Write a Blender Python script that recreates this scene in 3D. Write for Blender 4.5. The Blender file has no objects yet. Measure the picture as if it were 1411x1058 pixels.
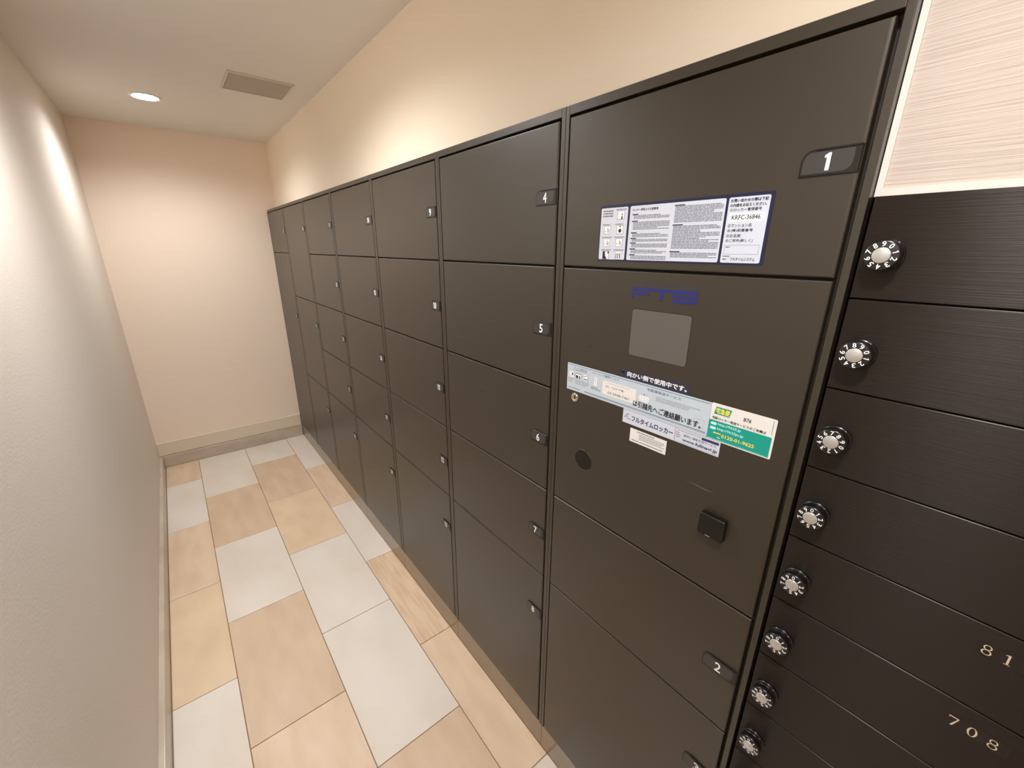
import bpy, math, random
from mathutils import Matrix, Vector
random.seed(4)
sc = bpy.context.scene
COL = sc.collection
# ------------------------------------------------------------------ camera
cam_d = bpy.data.cameras.new('camera'); cam = bpy.data.objects.new('camera', cam_d); COL.objects.link(cam)
RT = (-0.778254, 0.627911, 0.006983); DN = (0.189186, 0.245059, -0.950871); FW = (-0.598773, -0.738698, -0.309510)
cam.matrix_world = Matrix(((RT[0], -DN[0], -FW[0], 0.65580), (RT[1], -DN[1], -FW[1], 3.68264), (RT[2], -DN[2], -FW[2], 1.53916), (0, 0, 0, 1)))
cam_d.sensor_fit = 'HORIZONTAL'; cam_d.sensor_width = 36.0; cam_d.lens = 569.643 / 1411 * 36.0
cam_d.clip_start = 0.01; cam_d.clip_end = 50
sc.camera = cam
# ------------------------------------------------------------------ world, exposure
w = bpy.data.worlds.new('world'); sc.world = w; w.use_nodes = True
w.node_tree.nodes['Background'].inputs[0].default_value = (1.0, 0.9, 0.8, 1)
w.node_tree.nodes['Background'].inputs[1].default_value = 0.05
sc.view_settings.view_transform = 'Standard'
try: sc.view_settings.look = 'None'
except Exception: pass
sc.view_settings.gamma = 1.0; sc.view_settings.use_curve_mapping = False
sc.view_settings.exposure = 1.13
sc.cycles.max_bounces = 16; sc.cycles.diffuse_bounces = 10; sc.cycles.glossy_bounces = 6
LAMP_Y = (0.69, 2.19, 3.69); LAMP_X = 0.575; ZC = 2.244
LAMP_W = 30.0; LAMP_COL = (1.0, 0.98, 0.965)

# ------------------------------------------------------------------ material helpers
def srgb(r, g, b):
    f = lambda c: (c / 255 / 12.92) if c / 255 <= 0.04045 else ((c / 255 + 0.055) / 1.055) ** 2.4
    return (f(r), f(g), f(b), 1.0)
def mat(name, col, rough=0.5, metal=0.0, spec=0.5, bump=None, var=None, aniso=0.0, coat=0.0, emit=None):
    """bump = (scale_xyz, strength, distance); var = (scale_xyz, second colour, low, high)"""
    m = bpy.data.materials.new(name); m.use_nodes = True
    nt = m.node_tree; b = nt.nodes['Principled BSDF']
    b.inputs['Base Color'].default_value = col; b.inputs['Roughness'].default_value = rough
    b.inputs['Metallic'].default_value = metal; b.inputs['Specular IOR Level'].default_value = spec
    b.inputs['Coat Weight'].default_value = coat; b.inputs['Coat Roughness'].default_value = 0.32
    def noise(scale, detail=4):
        tc = nt.nodes.new('ShaderNodeTexCoord'); mp = nt.nodes.new('ShaderNodeMapping')
        mp.inputs['Scale'].default_value = scale
        n = nt.nodes.new('ShaderNodeTexNoise'); n.inputs['Scale'].default_value = 1.0; n.inputs['Detail'].default_value = detail
        gx = nt.nodes.new('ShaderNodeNewGeometry')
        nt.links.new(gx.outputs['Position'], mp.inputs['Vector']); nt.links.new(mp.outputs[0], n.inputs['Vector'])
        return n
    if var:
        n = noise(var[0]); r = nt.nodes.new('ShaderNodeValToRGB')
        r.color_ramp.elements[0].position = var[2]; r.color_ramp.elements[1].position = var[3]
        r.color_ramp.elements[0].color = col; r.color_ramp.elements[1].color = var[1]
        nt.links.new(n.outputs['Fac'], r.inputs[0]); nt.links.new(r.outputs[0], b.inputs['Base Color'])
    if bump:
        n = noise(bump[0]); bp = nt.nodes.new('ShaderNodeBump')
        bp.inputs['Strength'].default_value = bump[1]; bp.inputs['Distance'].default_value = bump[2]
        nt.links.new(n.outputs['Fac'], bp.inputs['Height']); nt.links.new(bp.outputs[0], b.inputs['Normal'])
    if aniso:
        b.inputs['Anisotropic'].default_value = aniso; b.inputs['Anisotropic Rotation'].default_value = 0.25
        t = nt.nodes.new('ShaderNodeTangent'); t.direction_type = 'UV_MAP'; t.uv_map = 'UVMap'
        nt.links.new(t.outputs[0], b.inputs['Tangent'])
    if emit:
        b.inputs['Emission Color'].default_value = emit[0]; b.inputs['Emission Strength'].default_value = emit[1]
    return m
M = {}
M['wallpaper'] = mat('warm_wallpaper', srgb(242, 226, 210), 0.8, bump=((25, 90, 160), 0.25, 0.002))
M['wallpaper_right'] = mat('cream_wallpaper', srgb(246, 233, 213), 0.8, bump=((25, 90, 160), 0.25, 0.002))
M['wallpaper_left'] = mat('grey_beige_wallpaper', srgb(228, 220, 211), 0.55, bump=((120, 120, 160), 0.25, 0.002))
M['wall_panel'] = mat('ribbed_wallpaper', srgb(204, 192, 182), 0.75, bump=((20, 9, 520), 0.4, 0.003), var=((20, 9, 520), srgb(195, 182, 171), 0.45, 0.7))
M['ceiling'] = mat('ceiling_paper', srgb(226, 222, 215), 0.85, bump=((140, 140, 140), 0.15, 0.002))
M['white_trim'] = mat('white_trim', srgb(232, 228, 220), 0.4)
M['board'] = mat('painted_board', srgb(222, 211, 190), 0.5)
M['skirting'] = mat('polished_stone_skirting', srgb(196, 184, 168), 0.25, spec=0.6, var=((6, 6, 14), srgb(182, 168, 152), 0.4, 0.7))
M['plinth'] = mat('polished_metal_plinth', srgb(150, 138, 124), 0.22, metal=0.6)
M['grout'] = mat('grout', srgb(140, 118, 94), 0.9)
M['tile_white'] = mat('ivory_tile', srgb(226, 219, 210), 0.42, var=((5, 3, 5), srgb(216, 206, 192), 0.35, 0.75))
M['tile_tan'] = mat('tan_tile', srgb(224, 202, 176), 0.42, var=((16, 4, 5), srgb(212, 186, 158), 0.35, 0.7))
M['tile_dark'] = mat('brown_beige_tile', srgb(214, 190, 164), 0.42, var=((16, 4, 5), srgb(203, 177, 150), 0.35, 0.7))
M['tile_grain'] = mat('grained_tan_tile', srgb(222, 198, 170), 0.42, var=((60, 5, 5), srgb(206, 178, 150), 0.4, 0.65))
M['tile_yellow'] = mat('straw_tile', srgb(224, 202, 172), 0.42, var=((9, 5, 5), srgb(214, 188, 156), 0.4, 0.75))
M['locker'] = mat('locker_paint', srgb(51, 44, 33), 0.40, spec=0.6, coat=0.3)
M['locker_body'] = mat('locker_carcass', srgb(40, 35, 28), 0.6)
M['pad'] = mat('black_plastic', srgb(26, 24, 22), 0.35)
M['pad_panel'] = mat('graphite_plastic', srgb(62, 60, 60), 0.4)
M['white_ink'] = mat('white_ink', srgb(244, 246, 250), 0.5)
M['mailbox'] = mat('brushed_bronze', srgb(40, 32, 27), 0.36, metal=0.4, spec=0.45, aniso=0.95, bump=((30, 4, 900), 0.4, 0.0008))
M['mail_body'] = mat('mailbox_shell', srgb(30, 26, 23), 0.5)
M['dial'] = mat('black_dial', srgb(20, 19, 20), 0.22, coat=0.4)
M['silver'] = mat('satin_silver', srgb(212, 213, 212), 0.35, metal=0.7, bump=((2500, 2500, 2500), 0.25, 0.0004))
M['steel'] = mat('key_steel', srgb(215, 205, 185), 0.3, metal=0.9)
M['gold'] = mat('champagne_numeral', srgb(232, 220, 196), 0.35, metal=0.35)
M['tape'] = mat('dark_number_strip', srgb(34, 29, 26), 0.3)
M['screen'] = mat('switched_off_screen', srgb(98, 94, 90), 0.25)
M['black'] = mat('deep_black', srgb(14, 12, 10), 0.4)
M['navy'] = mat('navy_print', srgb(20, 30, 68), 0.4)
M['navydark'] = mat('slate_navy_print', srgb(48, 52, 74), 0.4)
M['paper'] = mat('white_label', srgb(212, 220, 236), 0.4)
M['paper_warm'] = mat('cream_label', srgb(236, 236, 234), 0.4)
M['paleblue'] = mat('pale_blue_label', srgb(198, 214, 227), 0.4)
M['grey_ink'] = mat('grey_ink', srgb(120, 126, 138), 0.5)
M['lightgrey_ink'] = mat('light_grey_ink', srgb(166, 172, 182), 0.5)
M['ink'] = mat('black_ink', srgb(34, 36, 46), 0.5)
M['blue_ink'] = mat('blue_ink', srgb(46, 62, 104), 0.5)
M['logo_blue'] = mat('logo_blue', srgb(32, 42, 114), 0.4)
M['logo_faint'] = mat('worn_logo_blue', srgb(58, 60, 104), 0.4)
M['teal'] = mat('teal_print', srgb(14, 160, 146), 0.4)
M['yellow'] = mat('yellow_ink', srgb(246, 226, 60), 0.5)
M['cyan_ink'] = mat('pale_mint_ink', srgb(190, 250, 244), 0.5)
M['scuff'] = mat('pale_scuff', srgb(104, 94, 80), 0.5)
M['vent'] = mat('vent_plate', srgb(176, 166, 154), 0.6, bump=((400, 40, 400), 0.2, 0.001))
M['vent_frame'] = mat('vent_frame', srgb(214, 204, 190), 0.5)
M['lamp_ring'] = mat('lamp_ring', srgb(240, 236, 230), 0.4)
M['lens'] = mat('lamp_lens', srgb(255, 250, 240), 0.4, emit=((1.0, 0.93, 0.84, 1), 14.0))

# ------------------------------------------------------------------ mesh builder
_textcache = {}
def text_geo(s):
    if s not in _textcache:
        cu = bpy.data.curves.new('t', 'FONT'); cu.body = s; cu.size = 1.0; cu.align_x = 'LEFT'; cu.resolution_u = 2
        o = bpy.data.objects.new('t', cu)
        me = o.to_mesh()
        v = [(p.co.x, p.co.y) for p in me.vertices]; f = [tuple(p.vertices) for p in me.polygons]
        o.to_mesh_clear(); bpy.data.objects.remove(o); bpy.data.curves.remove(cu)
        _textcache[s] = (v, f)
    return _textcache[s]
class MB:
    def __init__(s): s.v = []; s.f = []; s.mi = []; s.mats = []; s.smooth = []
    def m(s, k):
        if k not in s.mats: s.mats.append(k)
        return s.mats.index(k)
    def add(s, vs, fs, k, smooth=False):
        o = len(s.v); s.v += [tuple(p) for p in vs]; i = s.m(k)
        for f in fs: s.f.append(tuple(o + a for a in f)); s.mi.append(i); s.smooth.append(smooth)
    def box(s, x0, x1, y0, y1, z0, z1, k):
        vs = [(x, y, z) for x in (x0, x1) for y in (y0, y1) for z in (z0, z1)]
        s.add(vs, [(0, 1, 3, 2), (4, 6, 7, 5), (0, 4, 5, 1), (2, 3, 7, 6), (0, 2, 6, 4), (1, 5, 7, 3)], k)
    def slab(s, x0, x1, y0, y1, z0, z1, k, c=0.0015, cr=None):
        """panel facing +x whose front rim is chamfered (cr = chamfer on the +y side)"""
        cr = cr or c
        def ring(x, a, b): return [(x, y0 + a, z0 + a), (x, y1 - b, z0 + a), (x, y1 - b, z1 - a), (x, y0 + a, z1 - a)]
        vs = ring(x0, 0, 0); N = 4; fs = [(3, 2, 1, 0)]
        for q in range(N + 1):
            t = math.pi / 2 * q / N; vs += ring(x1 - c * (1 - math.sin(t)), c * (1 - math.cos(t)), cr * (1 - math.cos(t)))
        for r in range(N + 1):
            for i in range(4):
                j = (i + 1) % 4; fs.append((r * 4 + i, r * 4 + j, r * 4 + 4 + j, r * 4 + 4 + i))
        L = (N + 1) * 4; fs.append((L, L + 1, L + 2, L + 3))
        s.add(vs, fs, k)
    def tile(s, x0, x1, y0, y1, z0, z1, k, c=0.0015):
        vs = [(x0, y0, z0), (x1, y0, z0), (x1, y1, z0), (x0, y1, z0), (x0, y0, z1 - c), (x1, y0, z1 - c), (x1, y1, z1 - c), (x0, y1, z1 - c),
              (x0 + c, y0 + c, z1), (x1 - c, y0 + c, z1), (x1 - c, y1 - c, z1), (x0 + c, y1 - c, z1)]
        fs = [(3, 2, 1, 0), (8, 9, 10, 11)]
        for r in range(2):
            for i in range(4):
                j = (i + 1) % 4; fs.append((r * 4 + i, r * 4 + j, r * 4 + 4 + j, r * 4 + 4 + i))
        s.add(vs, fs, k)
    def poly(s, x, pts, k):                       # flat print facing +x, pts (y,z) counter-clockwise
        s.add([(x, y, z) for y, z in pts], [tuple(range(len(pts)))], k)
    def rect(s, x, y0, y1, z0, z1, k): s.poly(x, [(y0, z0), (y1, z0), (y1, z1), (y0, z1)], k)
    def prism(s, x0, x1, pts, k, c=0.0):          # extruded outline facing +x with optional front chamfer
        n = len(pts); rings = [(x0, pts), (x1 - c, pts)]
        if c:
            cy = sum(p[0] for p in pts) / n; cz = sum(p[1] for p in pts) / n
            ins = []
            for i in range(n):
                a, b, d = pts[i - 1], pts[i], pts[(i + 1) % n]
                e1 = Vector((b[0] - a[0], b[1] - a[1])); e2 = Vector((d[0] - b[0], d[1] - b[1]))
                if e1.length < 1e-9 or e2.length < 1e-9: ins.append(b); continue
                e1.normalize(); e2.normalize()
                nn = Vector((-e1.y - e2.y, e1.x + e2.x))
                l = nn.length
                if l < 1e-6: ins.append(b); continue
                nn /= l; cosh = max(0.5, nn.dot(Vector((-e1.y, e1.x))))
                ins.append((b[0] + nn.x * c / cosh, b[1] + nn.y * c / cosh))
            rings.append((x1, ins))
        vs = []; fs = []
        for x, pp in rings: vs += [(x, y, z) for y, z in pp]
        for r in range(len(rings) - 1):
            for i in range(n):
                j = (i + 1) % n; fs.append((r * n + i, r * n + j, r * n + n + j, r * n + n + i))
        fs.append(tuple(range((len(rings) - 1) * n, len(rings) * n))); fs.append(tuple(range(n - 1, -1, -1)))
        s.add(vs, fs, k)
    def lathe(s, prof, cy, cz, k, n=28, axis='x', cx=0.0, smooth=True):
        """profile [(radius, height)], axis x (about y=cy,z=cz) or z (about x=cx,y=cy, height = z)"""
        vs = []; fs = []
        for r, h in prof:
            for i in range(n):
                a = 2 * math.pi * i / n
                vs.append((h, cy + r * math.cos(a), cz + r * math.sin(a)) if axis == 'x' else (cx + r * math.cos(a), cy + r * math.sin(a), h))
        for q in range(len(prof) - 1):
            for i in range(n):
                j = (i + 1) % n; fs.append((q * n + i, q * n + j, q * n + n + j, q * n + n + i))
        s.add(vs, fs, k, smooth)
        if prof[-1][0] > 1e-6: s.add(vs[-n:], [tuple(range(n))], k)
        if prof[0][0] > 1e-6: s.add(vs[:n], [tuple(range(n - 1, -1, -1))], k)
    def text(s, body, x, y, z, h, k, width=None, anchor='c', rot=0.0, slant=0.0, bold=0.0, sx=1.0):
        """lettering on a face turned to +x; y,z = anchor ('l' left-bottom, 'c' centre); h = full height; width stretches to fit"""
        vs, fs = text_geo(body)
        if not vs: return
        x0 = min(p[0] for p in vs); x1 = max(p[0] for p in vs); y0 = min(p[1] for p in vs); y1 = max(p[1] for p in vs)
        sc_ = h / (y1 - y0); ssx = (width / (x1 - x0)) if width else sc_ * sx
        oy, oz = (x0, y0) if anchor == 'l' else ((x0 + x1) / 2, (y0 + y1) / 2)
        c, d = math.cos(rot), math.sin(rot)
        offs = [(0, 0)] if not bold else [(-bold, 0), (bold, 0), (0, bold), (0, -bold)]
        for n_, (bx, bz) in enumerate(offs):
            out = []
            for p in vs:
                a = (p[0] - oy) * ssx + bx; b = (p[1] - oz) * sc_ + bz
                a += slant * b
                out.append((x + n_ * 1e-5, y + a * c - b * d, z + a * d + b * c))
            s.add(out, fs, k)
    def lines(s, x, y0, y1, z0, z1, n, k, th=0.42, seed=0):   # rows of print too small to read
        rr = random.Random(seed); p = (z1 - z0) / n
        for i in range(n):
            zt = z1 - i * p; a = y0
            end = y1 - (rr.random() * 0.45 * (y1 - y0) if rr.random() < 0.3 else 0)
            while a < end - 0.0005:
                b = min(end, a + rr.uniform(0.002, 0.009)); s.rect(x, a, b, zt - p * th, zt, k); a = b + rr.uniform(0.0004, 0.0009)
    def frame(s, x, y0, y1, z0, z1, t, k):
        s.rect(x, y0, y1, z0, z0 + t, k); s.rect(x, y0, y1, z1 - t, z1, k); s.rect(x, y0, y0 + t, z0 + t, z1 - t, k); s.rect(x, y1 - t, y1, z0 + t, z1 - t, k)
    def mesh(s, name, uv=False):
        me = bpy.data.meshes.new(name); me.from_pydata(s.v, [], s.f)
        for k in s.mats: me.materials.append(M[k])
        me.polygons.foreach_set('material_index', s.mi); me.polygons.foreach_set('use_smooth', s.smooth)
        if uv:
            l = me.uv_layers.new(name='UVMap')
            for lp in me.loops: co = me.vertices[lp.vertex_index].co; l.data[lp.index].uv = (co.y, co.z)
        me.update(); return me
    def build(s, name, parent=None, label=None, uv=False, origin=None):
        me = s.mesh(name, uv)
        return link(name, me, parent, label, origin)
def link(name, me, parent=None, label=None, origin=None):
    o = bpy.data.objects.new(name, me); COL.objects.link(o)
    if origin is not None:
        me.transform(Matrix.Translation(-Vector(origin)))
    if parent:
        o.parent = parent
        base = Vector(parent['_o']) if '_o' in parent else Vector((0, 0, 0))
    else: base = Vector((0, 0, 0))
    oo = Vector(origin) if origin is not None else base
    if origin is None and parent: me.transform(Matrix.Translation(-base))
    o.location = oo - base; o['_o'] = tuple(oo)
    if label: o['label'] = label
    return o
def thing(name, label, cat, loc, group=None):
    o = bpy.data.objects.new(name, None); COL.objects.link(o); o.location = loc; o.empty_display_size = 0.05
    o['label'] = label; o['category'] = cat; o['_o'] = tuple(loc)
    if group: o['group'] = group
    return o
def struct(name, mb, label=None):
    o = mb.build(name); o['kind'] = 'structure'
    if label: o['label'] = label
    return o
def rounded(y0, y1, z0, z1, r, n=5, corners='bl br tr tl'):
    pts = []
    for key, cy, cz, a0 in (('bl', y0, z0, 180), ('br', y1, z0, 270), ('tr', y1, z1, 0), ('tl', y0, z1, 90)):
        rr = r.get(key, 0) if isinstance(r, dict) else (r if key in corners else 0)
        if rr <= 0: pts.append((cy, cz)); continue
        ccy = cy + rr if 'l' in key else cy - rr; ccz = cz + rr if 'b' in key else cz - rr
        for i in range(n + 1):
            a = math.radians(a0 + 90 * i / n); pts.append((ccy + rr * math.cos(a), ccz + rr * math.sin(a)))
    return pts

# ------------------------------------------------------------------ the room
YR = 5.2                                                       # rear wall behind the camera
b = MB(); b.box(-0.5, 1.05, -0.1, YR + 0.1, -0.05, -0.004, 'grout')
floor = struct('floor', b, 'beige and ivory stone tile floor of the corridor')
TX = [-0.004, 0.1375, 0.4357, 0.7365, 0.931]
G = 0.0013
colours = {0: ['tile_white', 'tile_tan', 'tile_white', 'tile_grain', 'tile_tan', 'tile_white', 'tile_dark', 'tile_white', 'tile_tan'],
           1: ['tile_white', 'tile_dark', 'tile_yellow', 'tile_white', 'tile_white', 'tile_dark', 'tile_white', 'tile_tan', 'tile_white', 'tile_tan'],
           2: ['tile_white', 'tile_dark', 'tile_white', 'tile_dark', 'tile_tan', 'tile_white', 'tile_dark', 'tile_white', 'tile_tan'],
           3: ['tile_tan', 'tile_white', 'tile_tan', 'tile_yellow', 'tile_white', 'tile_tan', 'tile_dark', 'tile_white', 'tile_tan', 'tile_white']}
first = {0: 0.654, 1: 0.353, 2: 0.650, 3: 0.348}
for c in range(4):
    y0 = 0.001; y1 = first[c]; i = 0
    while y0 < YR - 0.02:
        y1 = min(y1, YR - 0.004)
        if y1 - y0 > 0.02:
            b = MB(); dz = random.uniform(-0.0002, 0.0002)
            b.tile(TX[c] + G, TX[c + 1] - G, y0 + G, y1 - G, -0.004, 0.0 + dz, colours[c][i % len(colours[c])], 0.0012)
            b.build('tile', floor, origin=((TX[c] + TX[c + 1]) / 2, (y0 + y1) / 2, 0))
        y0 = y1; y1 += 0.602; i += 1

b = MB(); b.box(-0.5, 1.05, -0.1, YR + 0.1, ZC, ZC + 0.05, 'ceiling')
struct('ceiling', b, 'plain warm white ceiling')
b = MB(); b.box(0.95, 1.05, -0.1, YR, -0.004, ZC, 'wallpaper_left')
struct('wall_left', b, 'grey beige papered wall facing the lockers')
b = MB(); b.box(-0.5, 0.95, -0.1, -0.018, -0.004, ZC, 'wallpaper')
struct('wall_far', b, 'warm beige papered wall at the end of the corridor')
b = MB(); b.box(-0.5, 0.95, YR, YR + 0.1, -0.004, ZC, 'wallpaper')
struct('wall_rear', b)
b = MB(); b.box(-0.2, -0.067, -0.018, 3.5345, 1.802, ZC, 'wallpaper_right'); b.box(-0.2, -0.067, 3.5345, YR, 1.62, ZC, 'wallpaper_right'); b.box(-0.2, -0.0, 3.87, YR, -0.004, 1.6, 'wallpaper')
wr = struct('wall_right', b, 'warm beige papered wall above the lockers')
b = MB(); b.box(-0.066, -0.020, 3.5416, YR, 1.6097, ZC, 'wall_panel')
b.build('wall_panel', wr, 'pale panel with fine horizontal ribs above the mailboxes')
b = MB(); b.box(-0.066, -0.016, 3.5350, 3.5416, 1.6015, ZC, 'white_trim'); struct('trim_1', b, 'white vertical trim strip between locker side and ribbed panel')
b = MB(); b.box(-0.066, -0.016, 3.5416, 4.6, 1.6015, 1.6097, 'white_trim'); struct('trim_2', b, 'white horizontal trim strip on top of the mailboxes')
b = MB(); b.slab(0, 0.010, 0.0, 0.95, 0.090, 0.188, 'board', 0.002)
b.v = [(p[1], -0.018 + p[0], p[2]) for p in b.v]; b.f = [tuple(reversed(f)) for f in b.f]
struct('trim_3', b, 'cream board along the foot of the end wall')
b = MB(); b.slab(0, 0.018, 0.0, 0.932, -0.002, 0.087, 'skirting', 0.003)
b.v = [(p[1], -0.018 + p[0], p[2]) for p in b.v]; b.f = [tuple(reversed(f)) for f in b.f]
struct('baseboard_far', b, 'low stone skirting of the end wall')
b = MB(); b.slab(0, 0.018, -0.018, YR, -0.002, 0.087, 'skirting', 0.004)
b.v = [(0.95 - p[0], p[1], p[2]) for p in b.v]; b.f = [tuple(reversed(f)) for f in b.f]
struct('baseboard_left', b, 'low stone skirting along the left wall')

# ------------------------------------------------------------------ ceiling lamps and vent
lamp_labels = ['round recessed downlight glowing in the ceiling near the end wall', 'round recessed ceiling downlight over the middle of the corridor', 'round recessed ceiling downlight over the mailboxes']
for i, ly in enumerate(LAMP_Y):
    t = thing('downlight', lamp_labels[i], 'lamp', (LAMP_X, ly, ZC), 'recessed downlights')
    b = MB(); b.lathe([(0.050, ZC), (0.050, ZC - 0.003), (0.058, ZC - 0.005), (0.064, ZC - 0.003), (0.065, ZC - 0.0005)], ly, 0, 'lamp_ring', 40, 'z', LAMP_X); b.build('ring', t)
    b = MB(); b.lathe([(0.0495, ZC - 0.0005), (0.0495, ZC - 0.002), (0.03, ZC - 0.003), (0.0001, ZC - 0.0034)], ly, 0, 'lens', 40, 'z', LAMP_X); b.build('lens', t)
    ld = bpy.data.lights.new('downlight_bulb', 'SPOT'); ld.energy = LAMP_W * (0.78, 1.20, 0.92)[i]; ld.color = LAMP_COL; ld.shadow_soft_size = 0.045
    ld.spot_size = math.radians(157); ld.spot_blend = 0.85
    lo = bpy.data.objects.new('downlight_bulb', ld); COL.objects.link(lo); lo.parent = t; lo.location = (0, 0, -0.012)
t = thing('ceiling_vent', 'square grey vent plate set in the ceiling near the end wall', 'vent', (0.172, 1.215, ZC))
b = MB(); x0, x1, y0, y1 = 0.050, 0.294, 1.098, 1.332
for a in ((x0 - .008, x0, y0 - .008, y1 + .008), (x1, x1 + .008, y0 - .008, y1 + .008), (x0, x1, y0 - .008, y0), (x0, x1, y1, y1 + .008)): b.box(a[0], a[1], a[2], a[3], ZC - 0.006, ZC - 0.0003, 'vent_frame')
b.build('frame', t)
b = MB(); b.box(x0 + .003, x1 - .003, y0 + .003, y1 - .003, ZC - 0.0025, ZC - 0.0003, 'vent'); b.build('plate', t)

# ------------------------------------------------------------------ locker cabinets
Z0, Z1, Z2, Z3, Z4, ZB, ZT = 1.784, 1.505, 1.227, 0.948, 0.670, 0.100, 1.800
NUM = {}
def number_mesh(n):
    if n not in NUM:
        b = MB(); s_ = str(n)
        dw = 0.0105 if len(s_) == 1 else 0.0086; h = 0.0195
        for q, ch in enumerate(s_):
            yc = 0 if len(s_) == 1 else (-0.0048, 0.0048)[q]
            if ch == '1':
                st = dw * 0.40; b.poly(0.0, [(yc - st * 0.4, -h / 2), (yc + st * 0.6, -h / 2), (yc + st * 0.6, h / 2), (yc - st * 0.05, h / 2), (yc - st * 0.95, h * 0.37), (yc - st * 0.95, h * 0.22), (yc - st * 0.4, h * 0.27)], 'white_ink')
            else: b.text(ch, 0.0, yc, 0, h, 'white_ink', width=dw, bold=0.0004)
        NUM[n] = b.mesh('door_number')
    return NUM[n]
_pad = None
def pad_meshes():
    global _pad
    if _pad is None:
        b = MB()   # outline with big rounded top-left corner, relative to the door's right edge / pad middle
        b.prism(-0.0002, 0.0022, rounded(-0.063, -0.001, -0.0158, 0.0150, {'tl': 0.013, 'bl': 0.0012, 'tr': 0.0010, 'br': 0.0010}, 7), 'pad', 0.0008)
        a = b.mesh('handle_plate')
        b = MB(); b.prism(0.0, 0.0026, rounded(-0.0605, -0.0075, -0.0132, 0.0118, {'tl': 0.011, 'br': 0.011, 'bl': 0.001, 'tr': 0.002}, 7), 'pad_panel', 0.0004)
        b.prism(0.0, 0.0036, [(-0.048, 0.0128), (-0.002, 0.0128), (-0.002, 0.0150), (-0.048, 0.0150)], 'pad', 0.0006)
        c = b.mesh('number_panel'); _pad = (a, c)
    return _pad
def shared(name, me, parent, pos, label=None):
    o = bpy.data.objects.new(name, me); COL.objects.link(o); o.parent = parent
    o.location = Vector(pos) - Vector(parent['_o']); o['_o'] = tuple(pos)
    if label: o['label'] = label
    return o
def door(cab, y0, y1, zb, zt, num, padz, blank=False):
    b = MB(); b.slab(-0.016, -0.0005, y0, y1, zb, zt, 'locker', 0.0022, 0.0038)
    d = b.build('control_panel' if blank else 'door', cab, origin=(-0.016, y0, zb))
    if num:
        a, c = pad_meshes()
        shared('handle', a, d, (-0.0005, y1, padz)); shared('number_panel', c, d, (-0.0005, y1, padz))
        shared('door_number', number_mesh(num), d, (0.0024, y1 - 0.0335, padz - 0.0006))
    return d
RIGHT = [3.5345, 3.033, 2.528, 2.023, 1.518, 1.013, 0.508]
LEFTB = [3.033, 2.528, 2.023, 1.518, 1.013, 0.508, 0.001]
five = [(Z1, Z0), (Z2, Z1), (Z3, Z2), (Z4, Z3), (ZB, Z4)]
plan = [[(Z1, Z0, 1, None), (Z3, Z1, 0, None), (Z4, Z3, 2, None), (ZB, Z4, 3, None)],
        [(a, c, 4 + i, None) for i, (a, c) in enumerate(five)],
        [(a, c, 9 + i, None) for i, (a, c) in enumerate(five)],
        [(a, c, 14 + i, None) for i, (a, c) in enumerate(five)],
        [(a, c, 19 + i, None) for i, (a, c) in enumerate(five)],
        [(Z2, Z0, 24, 1.644), (Z4, Z2, 25, None), (ZB, Z4, 26, None)],
        [(Z1, Z0, 27, None), (ZB, Z1, 28, 1.087)]]
cab_labels = ['dark brown locker cabinet with the small grey screen and stickers, doors 1 to 3',
              'dark brown locker cabinet with doors numbered 4 to 8',
              'dark brown locker cabinet whose five doors read 9 to 13',
              'five-door dark brown locker cabinet, fourth from the end wall, beside doors 9 to 13',
              'five-door dark brown locker cabinet, third cabinet from the end wall',
              'three-door dark brown locker cabinet, second cabinet from the end wall',
              'two-door dark brown locker cabinet against the end wall']
console = door1 = None
doors = {}
for k in range(7):
    yr, yl = RIGHT[k], LEFTB[k]
    cab = thing('locker_cabinet', cab_labels[k], 'locker', (-0.2, (yl + yr) / 2, 0), 'parcel lockers')
    b = MB(); b.box(-0.45, -0.018, yl + 0.0006, yr - 0.0004, ZB, ZT - 0.001, 'locker_body'); b.build('carcass', cab)
    b = MB()
    sr = 0.0095 if k == 0 else 0.0112
    e = 0.0004
    b.slab(-0.020, 0.0, yr - sr, yr - e, ZB, ZT, 'locker', 0.0008)                 # right stile
    b.slab(-0.020, 0.0, yl + e, yl + 0.0098, ZB, ZT, 'locker', 0.0008)             # left stile
    b.slab(-0.020, 0.0, yl + 0.0098, yr - sr, Z0, ZT, 'locker', 0.0008)            # top rail
    if k == 0: b.box(-0.09, -0.018, yr - 0.002, yr - e, ZB, ZT, 'locker')
    b.box(-0.09, -0.018, yl + e, yr - e, ZT - 0.002, ZT, 'locker')
    b.build('front_frame', cab)
    b = MB(); b.box(-0.40, -0.003, yl + 0.0008, yr - 0.0008, 0.0, ZB - 0.001, 'plinth'); b.build('plinth', cab, 'polished plinth strip that mirrors the floor')
    for (zb, zt, num, pz) in plan[k]:
        top = zt - (0.0045 if zt == Z0 else 0.0016); bot = zb + (0.0024 if zb != ZB else 0.001)
        d = door(cab, yl + 0.0118, yr - sr - 0.0062, bot, top, num, pz if pz else zt - 0.1395, blank=(num == 0))
        doors[num if num else 'console'] = d
console = doors['console']; door1 = doors[1]

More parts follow.
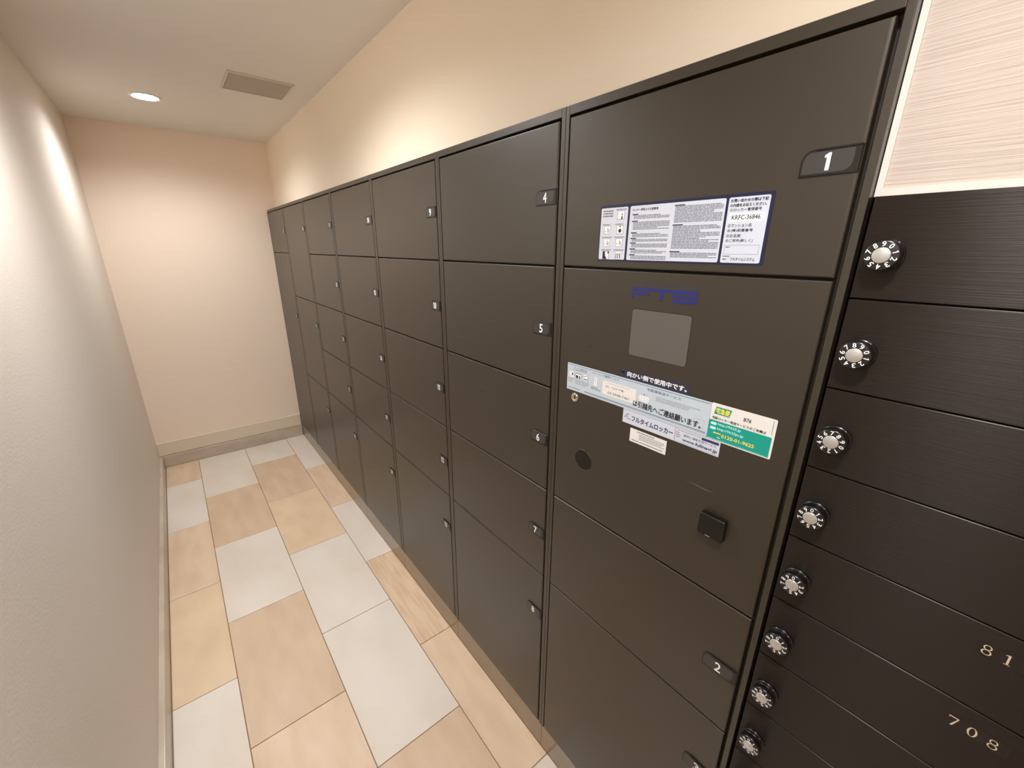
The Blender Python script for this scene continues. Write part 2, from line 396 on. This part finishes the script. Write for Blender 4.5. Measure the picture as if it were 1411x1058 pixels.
# ------------------------------------------------------------------ fittings of the control panel
XF = -0.0005
def sub(mb, name, parent, label=None): return mb.build(name, parent, label)
b = MB(); pts = rounded(3.2255, 3.3410, 1.3505, 1.4370, 0.0055, 5)
b.prism(XF - 0.0002, XF + 0.0004, pts, 'screen'); b.prism(XF - 0.0002, XF + 0.00015, rounded(3.2247, 3.3416, 1.3498, 1.4378, 0.006, 5), 'black')
sub(b, 'screen', console, 'switched-off grey touch screen with rounded corners')
b = MB(); b.lathe([(0.0015, XF), (0.0015, XF + 0.0003), (0.0001, XF + 0.0003)], 3.132, 1.348, 'black', 12); sub(b, 'pin_hole', console)
b = MB(); b.lathe([(0.0098, XF), (0.0098, XF + 0.0022), (0.0088, XF + 0.003), (0.0058, XF + 0.003), (0.0054, XF + 0.0022), (0.0001, XF + 0.0022)], 3.097, 1.2265, 'steel', 28)
b.prism(XF + 0.002, XF + 0.0026, rounded(3.0957, 3.0983, 1.2225, 1.2305, 0.001, 3), 'black'); sub(b, 'lock_cylinder', console, 'small silver key lock')
b = MB(); b.lathe([(0.0250, XF), (0.0250, XF + 0.0008), (0.0240, XF + 0.0012), (0.0236, XF + 0.0004)], 3.1318, 1.0850, 'locker', 36)
b.lathe([(0.0237, XF + 0.0004), (0.0237, XF + 0.0005)], 3.1318, 1.0850, 'black', 36, smooth=False); sub(b, 'sensor_window', console, 'round black window near the left edge')
b = MB(); b.prism(XF, XF + 0.0125, rounded(3.4110, 3.4540, 1.0660, 1.1075, 0.0025, 3), 'black', 0.0012)
b.prism(XF + 0.012, XF + 0.0129, rounded(3.4250, 3.4340, 1.0678, 1.0696, 0.0006, 2), 'grey_ink'); sub(b, 'card_reader', console, 'black square reader block standing proud')
# logo
b = MB(); X = XF + 0.0003
def bar(y0, y1, z0, z1, k='logo_blue', r=0.0): b.poly(X, rounded(y0, y1, z0, z1, r, 4) if isinstance(r, dict) or r else [(y0, z0), (y1, z0), (y1, z1), (y0, z1)], k)
bar(3.2205, 3.2600, 1.4700, 1.4760, r={'tl': 0.005}); bar(3.2205, 3.2255, 1.4552, 1.4700); bar(3.2255, 3.2560, 1.4620, 1.4672)
bar(3.2625, 3.2985, 1.4700, 1.4760); bar(3.2770, 3.2840, 1.4552, 1.4700)
bar(3.3020, 3.3455, 1.4702, 1.4765, r={'tl': 0.004}); bar(3.3020, 3.3080, 1.4628, 1.4702); bar(3.3080, 3.3455, 1.4628, 1.4676, r={'tr': 0.002}); bar(3.3395, 3.3455, 1.4560, 1.4628, r={'br': 0.003}); bar(3.3020, 3.3395, 1.4552, 1.4606)
b.text('FULLTIME SYSTEM', X, 3.283, 1.4815, 0.0034, 'logo_faint', width=0.118)
sub(b, 'logo', console, 'blue block-letter logo above the screen')
# dark strip with white lettering
b = MB(); b.prism(XF, XF + 0.0002, [(3.2100, 1.3025), (3.3545, 1.3025), (3.3545, 1.3205), (3.2100, 1.3205)], 'navydark')
b.lathe([(0.0042, XF + 0.0002), (0.0042, XF + 0.0003), (0.0001, XF + 0.00031)], 3.2170, 1.3150, 'black', 16)
b.text('向かい側で使用中です。', XF + 0.0004, 3.2885, 1.3125, 0.0098, 'white_ink', width=0.122, bold=0.0003)
sub(b, 'notice_strip', console, 'dark slate strip with white lettering')
# pale blue service strip
X0 = XF + 0.0005; X = X0 + 0.0002
b = MB(); b.prism(XF, X0, rounded(3.0708, 3.3950, 1.2415, 1.3025, 0.0015, 3), 'paleblue')
b.rect(X, 3.0735, 3.3925, 1.2990, 1.2998, 'blue_ink'); b.rect(X, 3.1230, 3.3925, 1.2470, 1.2480, 'blue_ink'); b.lines(X, 3.0735, 3.12, 1.2455, 1.2478, 1, 'grey_ink', 0.7, 3)
b.rect(X, 3.1230, 3.3925, 1.2452, 1.2456, 'blue_ink')
b.text('サービス操作方法', X, 3.1085, 1.2938, 0.0048, 'blue_ink', width=0.037)
b.lines(X, 3.088, 3.128, 1.2885, 1.2905, 1, 'grey_ink', 0.6, 4)
for i, yc in enumerate((3.0830, 3.1040, 3.1240)):
    b.rect(X, yc - 0.0075, yc + 0.0075, 1.2705, 1.2860, 'white_ink'); b.frame(X + 1e-5, yc - 0.0075, yc + 0.0075, 1.2705, 1.2860, 0.0005, 'grey_ink')
    b.lines(X, yc - 0.009, yc + 0.009, 1.2575, 1.2685, 5 if i else 3, 'lightgrey_ink', 0.5, i + 10)
Y2 = X + 2e-5
b.rect(Y2, 3.0845, 3.0880, 1.2760, 1.2815, 'ink'); b.frame(Y2, 3.0775, 3.0845, 1.2730, 1.2835, 0.0005, 'grey_ink')
b.rect(Y2, 3.0970, 3.1110, 1.2820, 1.2835, 'ink'); b.rect(Y2, 3.0970, 3.1030, 1.2720, 1.2785, 'ink'); b.poly(Y2, [(3.1050, 1.2720), (3.1095, 1.2720), (3.1080, 1.2790), (3.1060, 1.2790)], 'ink')
b.rect(Y2, 3.1190, 3.1280, 1.2735, 1.2755, 'ink'); b.poly(Y2, [(3.1180, 1.2790), (3.1300, 1.2830), (3.1300, 1.2840), (3.1180, 1.2805)], 'grey_ink'); b.rect(Y2, 3.1290, 3.1300, 1.2720, 1.2800, 'grey_ink')
for yc in (3.0935, 3.1140): b.poly(X, [(yc - 0.001, 1.2765), (yc + 0.0012, 1.2780), (yc - 0.001, 1.2795)], 'ink')
b.text('クリーニング集荷サービス', X, 3.1750, 1.2945, 0.0050, 'blue_ink', width=0.067)
# garment sketch
b.poly(X, [(3.1465, 1.2690), (3.1535, 1.2675), (3.1575, 1.2700), (3.1560, 1.2800), (3.1580, 1.2840), (3.1540, 1.2875), (3.1490, 1.2880), (3.1450, 1.2845), (3.1472, 1.2790)], 'white_ink')
for p0, p1 in (((3.1490, 1.2880), (3.1465, 1.2690)), ((3.1515, 1.2875), (3.1515, 1.2690)), ((3.1540, 1.2875), (3.1575, 1.2700)), ((3.1450, 1.2845), (3.1475, 1.2790)), ((3.1580, 1.2840), (3.1555, 1.2790))):
    b.poly(Y2, [(p0[0], p0[1]), (p1[0], p1[1]), (p1[0] + 0.0005, p1[1]), (p0[0] + 0.0005, p0[1])], 'grey_ink')
b.lines(X, 3.140, 3.166, 1.2575, 1.2640, 2, 'grey_ink', 0.5, 21)
b.prism(X0, X + 1e-4, rounded(3.1705, 3.2515, 1.2560, 1.2855, 0.003, 4), 'paper_warm'); Y3 = X + 2e-4
b.lines(Y3, 3.185, 3.238, 1.2815, 1.2828, 1, 'lightgrey_ink', 0.6, 22)
b.text('071  ベスケア㈱', Y3, 3.2010, 1.2745, 0.0058, 'ink', width=0.044, slant=0.1)
b.text('03-5948-7461', Y3, 3.2110, 1.2625, 0.0052, 'ink', width=0.052, slant=0.15)
b.text('宅配便発送サービス', X, 3.3080, 1.2930, 0.0056, 'blue_ink', width=0.068)
b.poly(X, [(3.2590, 1.2660), (3.2800, 1.2660), (3.2820, 1.2760), (3.2770, 1.2795), (3.2610, 1.2795), (3.2570, 1.2750)], 'white_ink')
for yy in (3.2590, 3.2640, 3.2700, 3.2760, 3.2800): b.rect(Y2, yy, yy + 0.0005, 1.2660, 1.2780, 'grey_ink')
b.rect(Y2, 3.2610, 3.2770, 1.2790, 1.2795, 'grey_ink'); b.poly(Y2, [(3.2660, 1.2795), (3.2690, 1.2830), (3.2720, 1.2795), (3.2710, 1.2795), (3.2690, 1.2818), (3.2670, 1.2795)], 'grey_ink')
b.lines(X, 3.294, 3.378, 1.2745, 1.2845, 3, 'lightgrey_ink', 0.5, 23); b.frame(X, 3.3695, 3.3885, 1.2525, 1.2680, 0.0003, 'lightgrey_ink')
b.text('は引越先へご連絡願います。', Y3, 3.3150, 1.2580, 0.0125, 'ink', width=0.136, bold=0.0003, rot=-0.01)
sub(b, 'service_strip', console, 'long pale blue strip sticker with handwriting across it')
# green parcel-service sticker
X0 = XF + 0.0006; X = X0 + 0.0002
b = MB(); b.prism(XF, X0, rounded(3.3955, 3.4935, 1.2395, 1.3035, 0.002, 4), 'paper_warm')
b.rect(X, 3.3955, 3.4905, 1.2412, 1.2745, 'teal'); b.rect(X, 3.4885, 3.4893, 1.2790, 1.3010, 'teal')
b.poly(X, [(3.4010, 1.2855), (3.4260, 1.2855), (3.4285, 1.2985), (3.4035, 1.2985)], 'teal')
Y2 = X + 3e-5
b.text('宅急便', Y2, 3.4148, 1.2920, 0.0095, 'yellow', width=0.0215, bold=0.0003)
b.text('876', Y2, 3.4530, 1.2900, 0.0062, 'ink', width=0.0115, slant=0.15, bold=0.00015)
b.text('宅配ロッカー発送サービスのご依頼は', Y2, 3.4405, 1.2790, 0.0046, 'ink', width=0.082, bold=0.00012)
for zc, s_ in ((1.2688, 'http://9625.jp'), (1.2608, 'http://9625pc.jp')):
    b.poly(Y2, rounded(3.3985, 3.4085, zc - 0.0024, zc + 0.0024, 0.0022, 3), 'cyan_ink')
    b.text(s_, Y2, 3.4105, zc - 0.0022, 0.0052, 'cyan_ink', width=0.036 if '.jp' in s_ and 'pc' not in s_ else 0.041, anchor='l', bold=0.0001)
b.lines(Y2, 3.405, 3.418, 1.2515, 1.2545, 1, 'yellow', 0.7, 31)
b.text('0120-01-9625', Y2, 3.4190, 1.2485, 0.0058, 'yellow', width=0.050, anchor='l', bold=0.00015)
b.poly(Y2, [(3.4120, 1.2465), (3.4160, 1.2450), (3.4180, 1.2475), (3.4160, 1.2462), (3.4130, 1.2475)], 'white_ink')
b.rect(Y2, 3.3975, 3.4880, 1.2420, 1.2424, 'cyan_ink')
sub(b, 'parcel_sticker', console, 'white and teal sticker with yellow lettering')
# white lettered strip under it
X0 = XF + 0.0004; X = X0 + 0.0002
b = MB(); b.prism(XF, X0, [(3.2265, 1.2125), (3.4195, 1.2125), (3.4195, 1.2413), (3.2265, 1.2413)], 'paper')
b.poly(X, [(3.2290, 1.2235), (3.2360, 1.2320), (3.2405, 1.2335), (3.2410, 1.2320), (3.2360, 1.2300), (3.2310, 1.2235)], 'grey_ink'); b.poly(X, [(3.2310, 1.2225), (3.2370, 1.2280), (3.2420, 1.2290), (3.2375, 1.2262)], 'lightgrey_ink'); b.lines(X, 3.236, 3.246, 1.2205, 1.2235, 1, 'grey_ink', 0.5, 41)
b.text('フルタイムロッカー', X, 3.2915, 1.2258, 0.0112, 'blue_ink', width=0.088, bold=0.0004)
b.rect(X, 3.3395, 3.3401, 1.2125, 1.2400, 'blue_ink'); b.rect(X, 3.2265, 3.4195, 1.2398, 1.2402, 'blue_ink'); b.rect(X, 3.3410, 3.4185, 1.2140, 1.2144, 'grey_ink')
b.lines(X, 3.343, 3.386, 1.2345, 1.2370, 1, 'lightgrey_ink', 0.6, 42); b.rect(X, 3.3880, 3.4175, 1.2325, 1.2372, 'blue_ink'); b.lines(X, 3.342, 3.350, 1.2200, 1.2320, 3, 'grey_ink', 0.4, 43)
b.text('便利に通販生活サービス', X, 3.3850, 1.2292, 0.0048, 'blue_ink', width=0.058)
b.text('www.fullnavi.jp', X, 3.3855, 1.2200, 0.0072, 'blue_ink', width=0.062, bold=0.0003)
sub(b, 'maker_strip', console, 'white strip sticker with large dark blue lettering')
b = MB(); b.prism(XF, XF + 0.0004, [(3.2470, 1.1780), (3.3262, 1.1780), (3.3262, 1.2058), (3.2470, 1.2058)], 'paper_warm')
X = XF + 0.0006; b.lines(X, 3.262, 3.312, 1.2000, 1.2030, 1, 'grey_ink', 0.6, 51); b.lines(X, 3.268, 3.322, 1.1860, 1.1985, 4, 'grey_ink', 0.35, 52); b.lines(X, 3.252, 3.320, 1.1800, 1.1835, 1, 'grey_ink', 0.5, 53)
sub(b, 'small_sticker', console, 'small white sticker with rows of fine print')
# navy bordered notice on door 1
b = MB(); X0 = XF + 0.0004; X = X0 + 0.0002
b.prism(XF, X0, [(3.1345, 1.5195), (3.4325, 1.5195), (3.4325, 1.6170), (3.1345, 1.6170)], 'navy')
for (a, c) in ((3.1370, 3.1965), (3.2012, 3.3680), (3.3720, 3.4278)): b.poly(X, rounded(a, c, 1.5225, 1.6125, 0.0025, 4), 'paper')
Y2 = X + 0.0001; Y3 = Y2 + 4e-5
b.lines(Y2, 3.1415, 3.1645, 1.5955, 1.6085, 3, 'grey_ink', 0.55, 61)
for r in range(4):
    for c in range(2):
        if r == 0 and c == 0: continue
        yc = 3.1535 + c * 0.0285; zt = 1.6045 - r * 0.0222 if r else 1.6070
        b.lines(Y2, yc - 0.0115, yc + 0.0115, zt + 0.0005, zt + 0.0025, 1, 'grey_ink', 0.8, r * 2 + c + 70)
        b.rect(Y2, yc - 0.0075, yc + 0.0075, zt - 0.0150, zt - 0.0005, 'white_ink'); b.frame(Y3, yc - 0.0075, yc + 0.0075, zt - 0.0150, zt - 0.0005, 0.0005, 'ink')
        k_ = r * 2 + c
        if k_ == 6: b.poly(Y3, [(yc - .007, zt - .0145), (yc + .003, zt - .0145), (yc - .001, zt - .009), (yc - .002, zt - .001), (yc - .007, zt - .001)], 'ink'); b.rect(Y3, yc + .004, yc + .007, zt - .005, zt - .001, 'ink')
        elif k_ == 7: [b.rect(Y3, yc + q, yc + q + .0018, zt - .0135, zt - .004, 'ink') for q in (-.005, -.0012, .003)]
        elif k_ == 3: b.lathe([(.0034, Y3), (.0034, Y3 + 1e-5)], yc, zt - .0095, 'ink', 14); b.lathe([(.0014, Y3), (.0014, Y3 + 1e-5)], yc, zt - .0025, 'ink', 10)
        elif k_ == 1: b.poly(Y3, [(yc + .0005, zt - .0145), (yc + .004, zt - .0145), (yc + .0035, zt - .009), (yc + .0015, zt - .009)], 'ink'); b.lathe([(.0016, Y3), (.0016, Y3 + 1e-5)], yc + .0025, zt - .0065, 'grey_ink', 10)
        else: b.rect(Y3, yc + .0005, yc + .0015, zt - .012, zt - .004, 'ink'); b.rect(Y3, yc + .0030, yc + .0045, zt - .0125, zt - .006, 'grey_ink'); b.rect(Y3, yc - .005, yc - .0035, zt - .011, zt - .009, 'grey_ink')
b.text('ロッカー使用上の注意事項', Y2, 3.2065, 1.6040, 0.0042, 'ink', width=0.050, anchor='l', bold=0.00012)
for i, (zt, n) in enumerate(((1.5990, 3), (1.5880, 6), (1.5690, 3), (1.5595, 2), (1.5520, 3), (1.5420, 3), (1.5320, 3))):
    b.rect(Y2, 3.2065, 3.2065 + 0.012, zt - 0.0014, zt + 0.0004, 'ink'); b.lines(Y2, 3.2095, 3.2800, zt - 0.0019 - n * 0.0022, zt - 0.0019, n, 'grey_ink', 0.6, 80 + i)
for i, (zt, n) in enumerate(((1.6085, 12), (1.5790, 17), (1.5380, 4))):
    b.rect(Y2, 3.2860, 3.2860 + 0.018, zt - 0.0014, zt + 0.0004, 'ink'); b.lines(Y2, 3.2875, 3.3650, zt - 0.0019 - n * 0.0021, zt - 0.0019, n, 'grey_ink', 0.62, 90 + i)
b.text('お問い合わせの際は下記', Y2, 3.3748, 1.6058, 0.0044, 'ink', width=0.0505, anchor='l', bold=0.0002)
b.text('の内容をお伝えください。', Y2, 3.3748, 1.5995, 0.0044, 'ink', width=0.0490, anchor='l', bold=0.0002)
b.text('①ロッカー管理番号', Y2, 3.3755, 1.5935, 0.0043, 'ink', width=0.043, anchor='l', bold=0.0001)
b.poly(Y2, rounded(3.3752, 3.4238, 1.5790, 1.5915, 0.0015, 3), 'white_ink')
b.text('KRFC-36846', Y3, 3.3795, 1.5822, 0.0062, 'ink', width=0.0390, anchor='l', bold=0.00015)
for zt, s_, wd in ((1.5720, '②マンション名', 0.033), (1.5650, '③(棟)部屋番号', 0.036), (1.5580, '④お名前', 0.0205), (1.5510, '⑤ご用件(詳しく)', 0.038)): b.text(s_, Y2, 3.3755, zt, 0.0048, 'ink', width=wd, anchor='l', bold=0.0001)
b.frame(Y2, 3.3752, 3.4240, 1.5345, 1.5475, 0.0004, 'grey_ink'); b.lines(Y2, 3.377, 3.384, 1.5435, 1.5455, 1, 'grey_ink', 0.8, 95)
b.rect(Y2, 3.3752, 3.3765, 1.5310, 1.5325, 'ink'); b.lines(Y2, 3.377, 3.385, 1.5308, 1.5325, 1, 'grey_ink', 0.9, 96); b.lines(Y2, 3.3752, 3.385, 1.5262, 1.5285, 1, 'grey_ink', 0.9, 97)
b.text('フルタイムシステム', Y2, 3.3865, 1.5255, 0.0046, 'ink', width=0.0345, anchor='l', bold=0.00012)
sub(b, 'notice_sticker', door1, 'navy-bordered notice sticker with three white panels')
# scuffs on paint
def scuff(d, pts, wd):
    b = MB(); n = len(pts)
    for i in range(n - 1):
        (y0, z0), (y1, z1) = pts[i], pts[i + 1]; w0 = wd * math.sin(math.pi * (i + 0.15) / (n - 0.7)); w1 = wd * math.sin(math.pi * (i + 1.15) / (n - 0.7)) if i < n - 2 else 0.00005
        b.poly(XF + 0.0003, [(y0, z0 - w0), (y1, z1 - w1), (y1, z1 + w1), (y0, z0 + w0)], 'scuff')
    b.build('scuff', d, 'faint pale scuff')

scuff(doors[6], [(2.700, 1.172), (2.716, 1.160), (2.738, 1.155), (2.764, 1.158)], 0.0012)
scuff(doors[11], [(2.262, 1.165), (2.290, 1.164), (2.318, 1.168), (2.352, 1.166)], 0.0010)
scuff(console, [(3.372, 1.146), (3.395, 1.146), (3.412, 1.145), (3.424, 1.146)], 0.0011)

# ------------------------------------------------------------------ mailboxes
RH = 0.117; MT = 1.601; MY0, MY1 = 3.5395, 3.860
def glyph(b, ch, yc, zc, h, x, k):
    """high-contrast serif numerals"""
    w_ = h * 0.62
    def ring(cy, cz, ry, rz, iy, iz, n=22):
        o = [(cy + ry * math.cos(2 * math.pi * i / n), cz + rz * math.sin(2 * math.pi * i / n)) for i in range(n)]
        q = [(cy + iy * math.cos(2 * math.pi * i / n), cz + iz * math.sin(2 * math.pi * i / n)) for i in range(n)]
        for i in range(n): j = (i + 1) % n; b.poly(x, [o[i], o[j], q[j], q[i]], k)
    if ch == '0': ring(yc, zc, w_ / 2, h / 2, w_ / 2 - h * 0.13, h / 2 - h * 0.045)
    if ch == '8':
        ring(yc, zc + h * 0.255, w_ * 0.42, h * 0.245, w_ * 0.42 - h * 0.09, h * 0.245 - h * 0.05); ring(yc, zc - h * 0.235, w_ / 2, h * 0.265, w_ / 2 - h * 0.10, h * 0.265 - h * 0.05)
    if ch == '1':
        b.rect(x, yc - h * 0.065, yc + h * 0.065, zc - h / 2, zc + h / 2, k); b.rect(x, yc - h * 0.2, yc + h * 0.2, zc - h / 2, zc - h * 0.455, k)
        b.poly(x, [(yc - h * 0.22, zc + h * 0.36), (yc - h * 0.065, zc + h * 0.40), (yc - h * 0.065, zc + h * 0.5), (yc - h * 0.22, zc + h * 0.40)], k)
    if ch == '7':
        b.rect(x, yc - w_ / 2, yc + w_ / 2, zc + h * 0.40, zc + h / 2, k); b.poly(x, [(yc - w_ / 2, zc + h * 0.25), (yc - w_ / 2 + h * 0.05, zc + h * 0.40), (yc - w_ / 2, zc + h * 0.40)], k)
        b.poly(x, [(yc - h * 0.12, zc - h / 2), (yc + h * 0.03, zc - h / 2), (yc + w_ / 2, zc + h * 0.40), (yc + w_ / 2 - h * 0.08, zc + h * 0.40)], k)
rot0 = [9, 8, 7, 0, 0, 0, 0, 0, 9, 1, 5, 3]; rof = [0, 10, 3, 0, 2, 0, 14, 8, 0, 0, 0, 0]
ordin = ['topmost', 'second', 'third', 'fourth', 'fifth', 'sixth', 'seventh', 'eighth', 'ninth', 'tenth', 'eleventh', 'twelfth']
dm = None
def dial_parts():
    b = MB(); b.lathe([(0.0182, -0.0002), (0.0182, 0.0035), (0.0176, 0.0048), (0.0160, 0.0052)], 0, 0, 'dial', 36); fl = b.mesh('dial_flange')
    b = MB(); b.lathe([(0.0160, 0.0052), (0.0170, 0.0060), (0.0173, 0.0075), (0.0168, 0.0090), (0.0160, 0.0100), (0.0168, 0.0108), (0.0170, 0.0180), (0.0162, 0.0200), (0.0150, 0.0204), (0.0001, 0.0204)], 0, 0, 'dial', 40); kb = b.mesh('dial')
    b = MB(); b.lathe([(0.0086, 0.0203), (0.0086, 0.0213), (0.0080, 0.0217), (0.0001, 0.0217)], 0, 0, 'silver', 32); hb = b.mesh('hub')
    b = MB()
    for i in range(10):
        a = -2 * math.pi * i / 10
        if i == 1:
            c_, d_ = math.cos(a), math.sin(a)
            q_ = [(-0.0001, -0.00275), (0.0009, -0.00275), (0.0009, 0.00275), (0.0003, 0.00275), (-0.0011, 0.0017), (-0.0008, 0.0011), (-0.0001, 0.0016)]
            b.poly(0.0207, [((u * c_ - (v + 0.0124) * d_), (u * d_ + (v + 0.0124) * c_)) for u, v in q_], 'white_ink')
        else: b.text(str(i), 0.0207, -0.0124 * math.sin(a), 0.0124 * math.cos(a), 0.0055, 'white_ink', width=0.0036, rot=a, bold=0.0001)
    nm = b.mesh('dial_digits')
    b = MB(); b.prism(0.0050, 0.0056, [(-0.0014, 0.0166), (0.0014, 0.0166), (0.0, 0.0182)], 'silver'); ix = b.mesh('index_mark')
    return fl, kb, hb, nm, ix
FL, KB, HB, NM, IX = dial_parts()
for i in range(12):
    zt = MT - RH * i - (0.0 if i == 0 else 0.0); zb = MT - RH * (i + 1)
    extra = ', numbered 81' if i == 4 else (', numbered 708' if i == 5 else '')
    lab = ('%s dark bronze mailbox in the column, just under the white trim' % ordin[i]) if i == 0 else ('%s dark bronze mailbox from the top%s, beside the lockers' % (ordin[i], extra))
    t = thing('mailbox', lab, 'mailbox', (-0.15, (MY0 + MY1) / 2, zb), 'combination mailboxes')
    b = MB(); b.box(-0.30, -0.0165, MY0 + 0.001, MY1, zb + 0.0004, zt - 0.0004, 'mail_body'); b.build('body', t)
    b = MB(); b.slab(-0.0155, 0.0, MY0, MY1 - 0.002, zb + 0.0012, zt - 0.0006, 'mailbox', 0.0013); d = b.build('door', t, uv=True)
    pos = Vector((0.0, 3.5632, (zt + zb) / 2 - 0.0068))
    k = bpy.data.objects.new('dial', KB); COL.objects.link(k); k.parent = t; k.location = pos - Vector(t['_o'])
    k.rotation_euler = (math.radians(rot0[i] * 36 + rof[i]), 0, 0); k['_o'] = tuple(pos)
    for nm_, me in (('hub', HB), ('dial_digits', NM)):
        o = bpy.data.objects.new(nm_, me); COL.objects.link(o); o.parent = k
        if nm_ == 'hub': o['label'] = 'silver centre cap'
    o = bpy.data.objects.new('dial_flange', FL); COL.objects.link(o); o.parent = t; o.location = pos - Vector(t['_o']); o['_o'] = tuple(pos)
    p = bpy.data.objects.new('index_mark', IX); COL.objects.link(p); p.parent = o; p.rotation_euler = (math.radians(-35), 0, 0)
    if i in (4, 5):
        zc = zt - 0.0305
        b = MB(); b.prism(-0.0001, 0.0003, [(3.7415, zc - 0.0095), (3.7960, zc - 0.0095), (3.7960, zc + 0.0095), (3.7415, zc + 0.0095)], 'tape')
        for ch, yc in zip('81' if i == 4 else '708', (3.7498, 3.7662, 3.7832)): glyph(b, ch, yc, zc, 0.0135, 0.0005, 'gold')
        b.build('number_plate', d, 'dark strip with pale serif numerals')
for o in bpy.data.objects:
    if '_o' in o: del o['_o']
